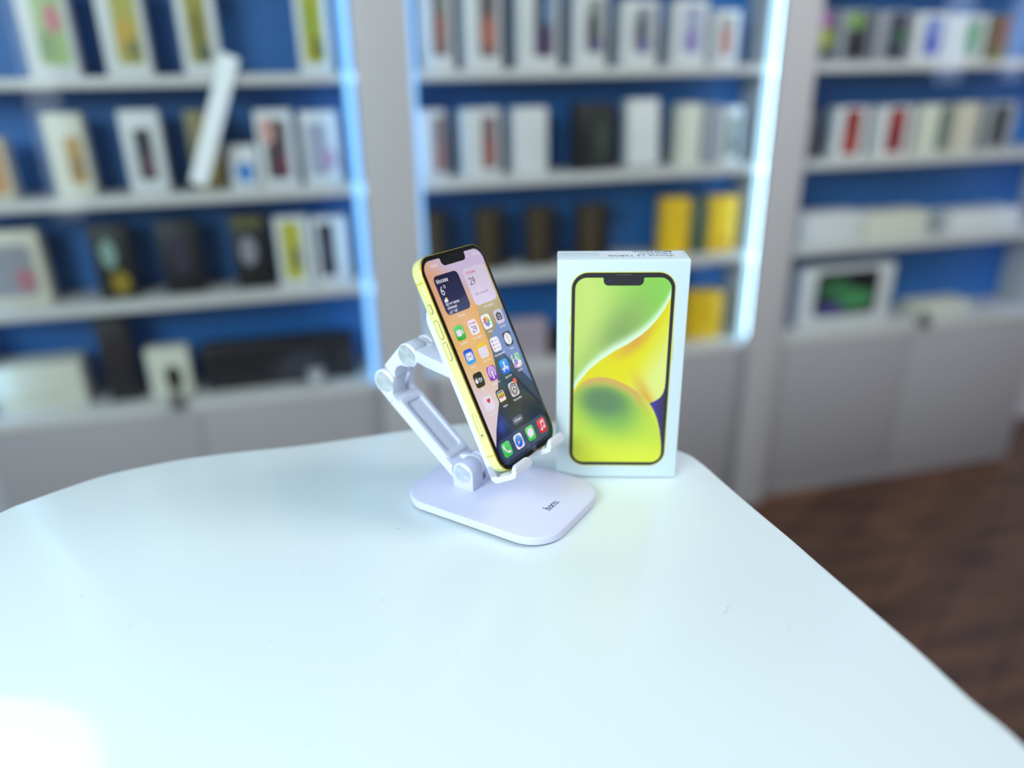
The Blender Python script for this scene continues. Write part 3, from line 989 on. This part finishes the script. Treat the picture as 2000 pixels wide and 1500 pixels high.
F = Flat()
F.rgrid(0, -.05, 64.6, 139.9, 7.8, .4, wallpaper, .06)
nt_ = [(-14.4, 70.1), (-13.8, 69.9), (-13.45, 69.5), (-13.3, 68.9)] + [(-13.3 + 3.4 - 3.4 * math.cos(math.radians(q)), 67.8 - 3.4 * math.sin(math.radians(q))) for q in range(0, 91, 10)] + [(13.5 - 3.4 + 3.4 * math.sin(math.radians(q)), 67.8 - 3.4 * math.cos(math.radians(q))) for q in range(0, 91, 10)] + [(13.5, 68.9), (13.65, 69.5), (14.0, 69.9), (14.6, 70.1)]
F.poly(nt_, (3, 3, 4), .09)
disp = F.build('display', SCREEN, phone, PT)
disp['label'] = 'lit screen with peach and blue wallpaper'
IC = Matrix.Identity(4)
W_ = (240, 234, 252)


def icon(u, v, bg, draw, name='app_icon', label=None, cap=None, size=9.9, grad=None, capcol=(238, 232, 248)):
    F = Flat()
    p = rr(u, v, size, size, size * .23, 6)
    F.poly(p, bg, .12, grad)
    draw(F, u, v)
    if cap:
        F.text(cap, u, v - 7.7, 2.05, capcol, .12, .01, 'C', .94)
    o = F.build(name, SCREEN, disp, IC)
    if label:
        o['label'] = label
    return o


def vgrad(u, v, a, b_):
    return lambda x, y: mix(a, b_, (v + 5 - y) / 10)


cu_ = (-22.5, -7.0, 8.5, 23.8)
cv_ = (20.9, 4.5, -11.6, -28.0)


def d_video(F, u, v):
    F.poly(rr(u - 1.0, v, 4.8, 4.2, 1.1, 5), W_, .16)
    F.poly([(u + 1.8, v + .5), (u + 3.4, v + 1.7), (u + 3.4, v - 1.7), (u + 1.8, v - .5)], W_, .16)


icon(cu_[0], cv_[0], 0, d_video, label='green video call icon', cap='FaceTime', grad=vgrad(cu_[0], cv_[0], (112, 222, 130), (50, 170, 60)))


def d_cal(F, u, v):
    F.text('Вторник', u, v + 2.1, 2.1, (200, 40, 60), .16, .012, 'C', .95)
    F.text('29', u, v - 3.4, 6.2, (24, 22, 36), .16, -.004, 'C', .92)


icon(cu_[1], cv_[0], W_, d_cal, label='white calendar icon with date 29', cap='Календарь')


def d_photos(F, u, v):
    cols = ((238, 168, 70), (212, 196, 80), (130, 190, 90), (90, 180, 150), (100, 140, 220), (170, 130, 220), (214, 110, 150), (230, 96, 90))
    for k, c in enumerate(cols):
        a = math.radians(90 - 45 * k)
        q = circ(0, 0, 1.75, 16, 1.05)
        F.poly([(u + math.cos(a) * (2.2 + x) - math.sin(a) * y, v + math.sin(a) * (2.2 + x) + math.cos(a) * y) for x, y in q], c, .14 + .005 * k)


icon(cu_[2], cv_[0], (248, 246, 252), d_photos, label='white icon with rainbow petals', cap='Фото')


def d_cam(F, u, v):
    F.poly(rr(u, v - .2, 6.4, 4.6, .8, 5), (52, 52, 66), .16)
    F.poly([(u - 1.6, v + 2), (u - 1.1, v + 3.1), (u + 1.1, v + 3.1), (u + 1.6, v + 2)], (52, 52, 66), .16)
    F.ring(circ(u, v - .2, 1.65), circ(u, v - .2, 1.15), (224, 218, 232), .2)


icon(cu_[3], cv_[0], (212, 206, 224), d_cam, label='grey camera icon', cap='Камера')


def d_mail(F, u, v):
    F.poly(rr(u, v, 7.0, 5.0, .8, 5), W_, .16)
    F.stroke([(u - 3.2, v + 2.1), (u - .4, v - .4), (u + .4, v - .4), (u + 3.2, v + 2.1)], .38, (40, 60, 130), .2)
    F.stroke([(u - 3.1, v - 2.1), (u - 1, v + .1)], .3, (40, 60, 130), .2)
    F.stroke([(u + 3.1, v - 2.1), (u + 1, v + .1)], .3, (40, 60, 130), .2)


icon(cu_[0], cv_[1], 0, d_mail, label='blue mail icon with envelope', cap='Почта', grad=vgrad(cu_[0], cv_[1], (30, 60, 214), (70, 180, 252)))


def d_notes(F, u, v):
    F.poly([(x, y) for x, y in rr(u, v + 3.55, 9.9, 2.8, [2.2, 2.2, 0, 0], 6)], (240, 206, 64), .16)
    for k in range(3):
        F.stroke([(u - 4, v + .6 - 1.8 * k), (u + 4, v + .6 - 1.8 * k)], .16, (190, 182, 206), .16)


icon(cu_[1], cv_[1], (234, 226, 244), d_notes, label='white notes icon with yellow top', cap='Заметки')


def d_rem(F, u, v):
    for k, c in enumerate(((70, 90, 220), (220, 70, 60), (236, 150, 60))):
        F.poly(circ(u - 2.9, v + 2.6 - 2.6 * k, .75, 14), c, .16)
        F.stroke([(u - 1.4, v + 2.6 - 2.6 * k), (u + 3.6, v + 2.6 - 2.6 * k)], .26, (130, 126, 146), .16)


icon(cu_[2], cv_[1], (244, 240, 250), d_rem, label='white reminders icon with three dots', cap='Напоминания')


def d_clock(F, u, v):
    F.poly(circ(u, v, 4.2, 32), (244, 242, 250), .16)
    for k in range(12):
        a = math.radians(30 * k)
        F.stroke([(u + 3.4 * math.cos(a), v + 3.4 * math.sin(a)), (u + 3.8 * math.cos(a), v + 3.8 * math.sin(a))], .35, (40, 40, 50), .2)
    F.stroke([(u, v), (u - .5, v + 3.4)], .34, (30, 30, 40), .2)
    F.stroke([(u + .1, v + .4), (u + .5, v - 2.9)], .3, (30, 30, 40), .2)
    F.stroke([(u, v - .4), (u + 1.1, v + 2.2)], .16, (230, 140, 60), .2)


icon(cu_[3], cv_[1], (46, 48, 64), d_clock, label='dark clock icon with white dial', cap='Часы')


def d_tv(F, u, v):
    F.poly(spline([(u - 2.6, v + 1.0), (u - 3.7, v + 1.1), (u - 4.2, v - .2), (u - 3.6, v - 1.7), (u - 2.7, v - 1.6), (u - 1.8, v - 1.7), (u - 1.2, v - .6), (u - 1.6, v + .2), (u - 1.4, v + .9), (u - 1.9, v + 1.1)], 4), W_, .16)
    F.poly(circ(u - 2.4, v + 1.75, .55, 10, .3), W_, .16)
    F.text('tv', u + 1.5, v - 1.6, 5.4, W_, .16, .012, 'C', .95)


icon(cu_[0], cv_[2], (24, 22, 30), d_tv, label='black icon with white fruit logo and letters', cap='TV')


def d_pod(F, u, v):
    for r in (3.7, 2.4):
        a = [(u + r * math.cos(math.radians(q)), v + .5 + r * math.sin(math.radians(q))) for q in range(-50, 231, 14)]
        F.stroke(a, .62, W_, .16)
    F.poly(circ(u, v + .7, 1.15, 16), W_, .16)
    F.poly(rr(u, v - 2.2, 1.7, 3.8, .8, 5), W_, .16)


icon(cu_[1], cv_[2], 0, d_pod, label='purple podcast icon', cap='Подкасты', grad=vgrad(cu_[1], cv_[2], (176, 84, 214), (132, 44, 190)))


def d_store(F, u, v):
    for a, b_ in (((-2.3, -2.8), (.9, 3.0)), ((2.3, -2.8), (-.9, 3.0)), ((-3.4, -1.2), (3.4, -1.2))):
        F.stroke([(u + a[0], v + a[1]), (u + b_[0], v + b_[1])], 1.05, W_, .16)
        for q in (a, b_):
            F.poly(circ(u + q[0], v + q[1], .52, 10), W_, .16)


icon(cu_[2], cv_[2], 0, d_store, label='blue icon with white letter A of sticks', cap='App Store', grad=vgrad(cu_[2], cv_[2], (44, 176, 250), (26, 98, 236)))


def d_maps(F, u, v):
    F.poly([(u - .5, v + 4.9), (u + 2.6, v + 4.9), (u + 4.9, v + 2.6), (u + 4.9, v - 1.4), (u + 1, v + .6)], (126, 214, 136), .15)
    F.poly([(u - 4.9, v + 2.6), (u - 4.9, v + .4), (u - 3, v + 1.8), (u - 3.2, v + 4.6)], (126, 214, 136), .15)
    F.poly([(u - 4.9, v - 1), (u - 4.9, v - 2.8), (u - 2.8, v - 4.9), (u - 1.6, v - 4.9), (u - 2.6, v - 2)], (236, 120, 170), .15)
    F.poly([(u + 2, v - 4.9), (u + 3.2, v - 4.9), (u + 4.6, v - 3.6), (u + 4.2, v - 2.4)], (240, 190, 80), .15)
    F.poly([(u - 2.6, v + 4.9), (u - .8, v + 4.9), (u - .8, v + .5), (u - 2.6, v + .5)], (40, 70, 190), .16)
    F.poly(circ(u - 1.4, v - .9, 2.35, 24), (250, 250, 255), .18)
    F.poly(circ(u - 1.4, v - .9, 2.0, 24), (36, 64, 180), .2)
    F.poly([(u - 1.4, v + .5), (u - .4, v - 1.9), (u - 1.4, v - 1.4), (u - 2.4, v - 1.9)], W_, .22)


icon(cu_[3], cv_[2], (240, 236, 248), d_maps, label='map icon with green park and blue arrow', cap='Карты')


def d_heart(F, u, v):
    h_ = []
    for k in range(36):
        t = 2 * math.pi * k / 36
        h_.append((u + 1.1 + .118 * 16 * math.sin(t) ** 3, v + 1.5 + .128 * (13 * math.cos(t) - 5 * math.cos(2 * t) - 2 * math.cos(3 * t) - math.cos(4 * t))))
    F.poly(h_, (214, 30, 60), .16)


icon(cu_[0], cv_[3], (232, 222, 242), d_heart, label='white health icon with red heart', cap='Здоровье')


def d_wallet(F, u, v):
    F.poly(rr(u, v, 7.4, 7.0, .9, 5), (236, 232, 240), .15)
    for k, c in enumerate(((90, 130, 216), (240, 190, 70), (124, 196, 86), (226, 92, 66))):
        F.poly(rr(u, v + 2.7 - 1.05 * k, 6.6, 1.15, .25, 3), c, .16 + .01 * k)
    F.poly([(u - 1.2, v - .9), (u + 1.2, v - .9), (u, v - 1.9)], (226, 92, 66), .2)


icon(cu_[1], cv_[3], (66, 62, 44), d_wallet, label='dark wallet icon with coloured cards', cap='Wallet')


def d_gear(F, u, v):
    F.ring(circ(u, v, 4.2, 36), circ(u, v, 3.45, 36), (40, 40, 48), .16)
    F.ring(circ(u, v, 2.95, 36), circ(u, v, 2.35, 36), (40, 40, 48), .16)
    for a in (90, 210, 330):
        q = math.radians(a)
        F.stroke([(u, v), (u + 2.4 * math.cos(q), v + 2.4 * math.sin(q))], .6, (40, 40, 48), .17)
    F.poly(circ(u, v, .8, 14), (40, 40, 48), .18)


icon(cu_[2], cv_[3], (226, 220, 228), d_gear, label='grey settings gear icon with red badge', cap='Настройки')
F = Flat()
F.poly(circ(cu_[2] + 4.4, cv_[3] + 4.6, 2.1, 20), (232, 84, 56), .24)
F.text('1', cu_[2] + 4.4, cv_[3] + 3.6, 2.8, W_, .28, .01)
F.build('notification_badge', SCREEN, disp, IC)['label'] = 'red badge with number 1'

# widgets, status line, search pill, dock
F = Flat()
F.poly(rr(-14.2, 46.5, 26.4, 26.2, 3.8, 8), (24, 24, 62), .12, lambda x, y: mix((20, 20, 58), (48, 50, 96), sstep(50, 33, y)))
F.text('Москва', -25.3, 54.6, 3.5, W_, .16, .014, 'L', .95)
F.text('6°', -24.6, 46.6, 8.6, W_, .16, -.006, 'L', .92)
F.poly(circ(-23.6, 43.1, 1.0, 14), W_, .16)
F.poly(circ(-22.4, 43.6, 1.3, 14), (244, 214, 110), .15)
F.poly(rr(-23.0, 42.6, 3.8, 1.5, .7, 4), W_, .17)
F.text('Временами', -24.9, 39.6, 2.65, W_, .16, .014, 'L', .95)
F.text('облачно', -24.9, 37.0, 2.65, W_, .16, .014, 'L', .95)
F.text('↓3° ↑8°', -24.7, 34.0, 2.6, W_, .16, .014, 'L', .95)
F.text('Погода', -14.2, 30.3, 2.05, (244, 234, 236), .12, .01)
F.build('weather_widget', SCREEN, disp, IC)['label'] = 'dark blue weather panel'
F = Flat()
F.poly(rr(17.3, 46.0, 26.4, 26.2, 3.8, 8), (222, 208, 230), .12, lambda x, y: mix((226, 214, 240), (214, 200, 222), (y - 33) / 26))
F.text('ВТОРНИК', 7.4, 54.4, 2.3, (204, 40, 70), .16, .012, 'L', .95)
F.text('29', 7.2, 47.0, 7.4, (26, 22, 36), .16, -.006, 'L', .92)
F.text('Нет событий', 8.0, 39.4, 2.6, (120, 112, 130), .16, -.004, 'L', .95)
F.text('Календарь', 17.3, 29.9, 2.05, (244, 234, 240), .12, .01)
F.build('calendar_widget', SCREEN, disp, IC)['label'] = 'pale lavender calendar panel'
F = Flat()
F.text('19:04', -21.6, 64.9, 3.3, (240, 222, 214), .12, .012, 'C', .95)
for r in (.55, 1.2, 1.85):
    F.stroke([(23.6 + r * math.cos(math.radians(q)), 65.2 + r * math.sin(math.radians(q))) for q in range(45, 136, 15)], .38, (238, 228, 244), .12)
F.poly(rr(28.0, 65.9, 3.6, 1.7, .5, 4), (214, 202, 224), .12)
F.build('status_line', SCREEN, disp, IC)
F = Flat()
F.poly(rr(-.2, -47.3, 12.4, 4.8, 2.38, 8), (88, 100, 128), .12)
F.text('Поиск', 1.0, -48.1, 2.3, W_, .16, .012)
F.ring(circ(-3.7, -47.2, .75, 12), circ(-3.7, -47.2, .48, 12), W_, .16)
F.stroke([(-3.2, -47.8), (-2.7, -48.3)], .3, W_, .16)
F.build('search_pill', SCREEN, disp, IC)['label'] = 'grey search pill'
F = Flat()
F.poly(rr(-.3, -60.3, 60.4, 14.6, 5.4, 8), (62, 78, 112), .10, lambda x, y: mix((56, 70, 108), (66, 84, 104), (x + 30) / 60))
F.build('dock', SCREEN, disp, IC)['label'] = 'slate dock strip behind four icons'
du = (-22.6, -7.8, 7.5, 23.1)
dv_ = -60.2


def d_call(F, u, v):
    F.stroke([(u - 2.5, v + 2.6), (u - 2.2, v + .9), (u - 1.0, v - .9), (u + .8, v - 2.2), (u + 2.6, v - 2.5)], 1.15, W_, .16)
    for q in ((-2.4, 2.3, 75), (2.2, -2.4, 15)):
        a = math.radians(q[2])
        F.poly([(u + q[0] + x * math.cos(a) - y * math.sin(a), v + q[1] + x * math.sin(a) + y * math.cos(a)) for x, y in rr(0, .15, 2.2, 1.6, .5, 4)], W_, .18)


icon(du[0], dv_, 0, d_call, label='green call icon with handset', grad=vgrad(du[0], dv_, (100, 222, 120), (54, 190, 78)))


def d_compass(F, u, v):
    F.poly(circ(u, v, 4.1, 32), 0, .16, lambda x, y: mix((60, 180, 250), (30, 70, 220), (v + 4 - y) / 8))
    for k in range(24):
        a = math.radians(15 * k)
        F.stroke([(u + 3.3 * math.cos(a), v + 3.3 * math.sin(a)), (u + 3.8 * math.cos(a), v + 3.8 * math.sin(a))], .14, (200, 224, 255), .18)
    F.poly([(u + 2.2, v + 2.4), (u + .55, v - .55), (u - .55, v + .55)], (236, 70, 80), .2)
    F.poly([(u - 2.2, v - 2.4), (u + .55, v - .55), (u - .55, v + .55)], W_, .2)


icon(du[1], dv_, (240, 236, 240), d_compass, label='white icon with blue compass')


def d_msg(F, u, v):
    F.poly(circ(u, v + .4, 3.5, 28, 3.1), W_, .16)
    F.poly([(u - 2.4, v - 1.4), (u - .6, v - 2.4), (u - 2.6, v - 3.2)], W_, .17)


icon(du[2], dv_, 0, d_msg, label='green message icon with speech bubble', grad=vgrad(du[2], dv_, (116, 226, 130), (60, 196, 78)))


def d_music(F, u, v):
    F.poly(circ(u - 1.6, v - 2.3, 1.15, 16, .95), W_, .16)
    F.poly(circ(u + 2.0, v - 1.6, 1.15, 16, .95), W_, .16)
    F.stroke([(u - .7, v - 2.3), (u - .7, v + 2.6)], .6, W_, .17)
    F.stroke([(u + 2.9, v - 1.6), (u + 2.9, v + 3.3)], .6, W_, .17)
    F.poly([(u - 1.0, v + 1.6), (u - 1.0, v + 2.9), (u + 3.2, v + 3.7), (u + 3.2, v + 2.4)], W_, .18)


icon(du[3], dv_, 0, d_music, label='red music icon with notes', grad=vgrad(du[3], dv_, (246, 80, 90), (216, 28, 44)))
F = Flat()
F.poly(circ(-3.5, 67.6, .75, 14), (16, 20, 40), .12)
F.poly(rr(2.0, 69.5, 7, .55, .25, 4), (30, 30, 34), .12)
F.build('front_camera', SCREEN, disp, IC)

# ------------------------------------------------------------------ white phone box standing behind the stand
BW, BD, BH = 88.4, 27.5, 164.5
pb = empty('phone_box', Matrix.Translation((0, 0, TZ + .0003)))
tag(pb, 'white phone box with yellow green cover standing on the table beside the stand', 'box')
card = mat('smooth_white_card', (214, 226, 232), 0.4)
bm = bmesh.new()
box(bm, -.0442, .0442, 0, .0232, 0, .1645)
done(bm, 'lid', card, pb, bevel=.0011, seg=3)
bm = bmesh.new()
box(bm, -.0440, .0440, .0234, .0275, .0002, .1643)
done(bm, 'tray', card, pb, bevel=.0009, seg=3)

SB = [(-32.2, 70.5), (-31.6, 71.6), (-29.0, 76.5), (-21.7, 86.0), (-13.5, 93.6), (-4.3, 100.2), (4.5, 105.3), (12.9, 111.4), (18.5, 116.6), (23.8, 123.2), (28.0, 129.6), (31.9, 138.2), (32.5, 141)]
EB = [(-32.2, 66), (-31.2, 69.6), (-29.2, 72.8), (-25.5, 76.8), (-21.5, 79.2), (-15.5, 80.6), (-9.5, 80.4), (-3.5, 78.8), (2.6, 76.0), (9, 72.2), (15, 67.5), (18.8, 64.1), (22, 60.4), (25.4, 54.6), (28.2, 47.6), (30.3, 39.5), (31.6, 31), (32.5, 24)]
LB_ = [(20, 59.4), (22, 60.5), (26, 62.4), (29, 64.7), (31, 68), (32, 72), (32.6, 79)]


def cover(x, z):
    ds = (z - interp(x, SB)) * .72                # distance above the long diagonal curve
    de = (z - interp(x, EB)) * (.95 if x < 10 else .6)
    # upper leaf
    up = mix((214, 228, 118), (150, 214, 86), sstep(-26, 24, x + (z - 140) * .35))
    up = mix(up, (146, 172, 94), 1.0 * math.exp(-(((x + (110 - z) * .42 + 2) / 17) ** 2 + ((z - 114) / 26) ** 2)))
    up = mix(up, (168, 196, 92), .7 * sstep(112, 84, z))
    up = mix(up, (204, 222, 110), .8 * sstep(-22, -32, x) * sstep(80, 110, z))
    up = mix(up, (236, 252, 226), sstep(8.5, 0, ds) ** 1.6)
    # middle lobe
    md = mix((242, 222, 16), (238, 236, 130), sstep(4, 30, x + (88 - z) * .5))
    md = mix(md, (232, 160, 70), .85 * math.exp(-((ds + 2.2) / 4.6) ** 2) * math.exp(-((x - 10) / 13) ** 2))
    md = mix(md, (234, 170, 56), .9 * math.exp(-(((x - 17 + (z - 70) * .45) / 5) ** 2)) * sstep(92, 64, z))
    md = mix(md, (240, 216, 20), .8 * sstep(-6, -24, x))
    # ball
    bl = mix((232, 232, 60), (206, 222, 66), sstep(14, 40, z))
    g = math.exp(-(((x + 5.5 + (z - 52) * .25) / 21) ** 2 + ((z - 55) / 19) ** 2) ** 1.3)
    bl = mix(bl, (142, 184, 82), min(1, g * 1.25))
    g2 = math.exp(-(((x + 10 + (z - 60) * .3) / 17) ** 2 + ((z - 62) / 12.5) ** 2) ** 1.5)
    bl = mix(bl, (104, 136, 92), min(1, g2 * 1.1))
    bl = mix(bl, (226, 170, 92), sstep(-8.5, -.6, de) * sstep(-31, -22, x) * sstep(30, 8, x))
    bl = mix(bl, (228, 230, 64), .9 * sstep(-5, 0, de) * sstep(12, 26, x))
    pu = mix((74, 56, 150), (58, 46, 96), sstep(24, 32, x))
    c = mix(md, up, sstep(-.25, .25, ds))
    if x > 20:
        dl = z - interp(x, LB_)
        c = mix(pu, c, sstep(-.3, .3, dl))
    c = mix(c, bl, sstep(.25, -.25, de))
    return tuple(.95 * k for k in c)


F = Flat()
cz = 83.1
F.poly(rr(.1, cz, 70.4, 146.6, 11.8, 10), (226, 218, 120), 0)
F.poly(rr(.1, cz, 69.6, 145.8, 11.4, 10), (198, 186, 74), .03)
F.poly(rr(.1, cz, 69.0, 145.2, 11.1, 10), (44, 38, 44), .06)
for x0, z0, z1 in ((-35.45, 119, 124.5), (-35.45, 103, 113.6), (-35.45, 89.5, 100), (35.65, 92, 110)):
    F.poly([(x0 - .35, z0), (x0 + .35, z0), (x0 + .35, z1), (x0 - .35, z1)], (222, 212, 120), 0)
F.rgrid(.1, 82.7, 64.4, 139.4, 7.8, .4, cover, .09)
F.poly([(x + .1, z + 82.5) for x, z in nt_], (44, 38, 44), .12)
F.poly(circ(-9.4, 150.5, 1.15, 18), (30, 28, 44), .15)
F.poly(circ(-9.3, 150.4, .5, 12), (84, 70, 170), .18)
F.poly(rr(.1, 154.3, 10, .6, .28, 4), (84, 78, 84), .12)
F.build('cover_picture', PRINT, pb, Matrix.Translation((0, -.00015, 0)) @ Matrix.Rotation(math.pi / 2, 4, 'X'))['label'] = 'printed phone with yellow and green swirl'
F = Flat()
F.poly(rr(12.5, 14.3, 56.5, 17.4, .6, 3), (228, 236, 241), 0)
F2 = Flat()
F2.text('iPhone 14 128GB', -24.4, 1.8, 5.2, (70, 76, 88), .05, .006, 'L', 1.2)
F2.text('YELLOW', -24.4, -4.2, 5.4, (60, 66, 78), .05, .008, 'L', 1.1)
F2.text('MR3F3ZA/A', -24.4, -10.0, 5.2, (50, 56, 68), .05, .014, 'L', 1.02)
st = F.build('paper_label', PRINT, pb, Matrix.Translation((0, 0, .16455)))
st['label'] = 'white paper label with black type on the box top'
F2.build('printed_text', PRINT, st, Matrix.Translation((.0098, .0145, .0)) @ Matrix.Rotation(math.pi, 4, 'Z'))
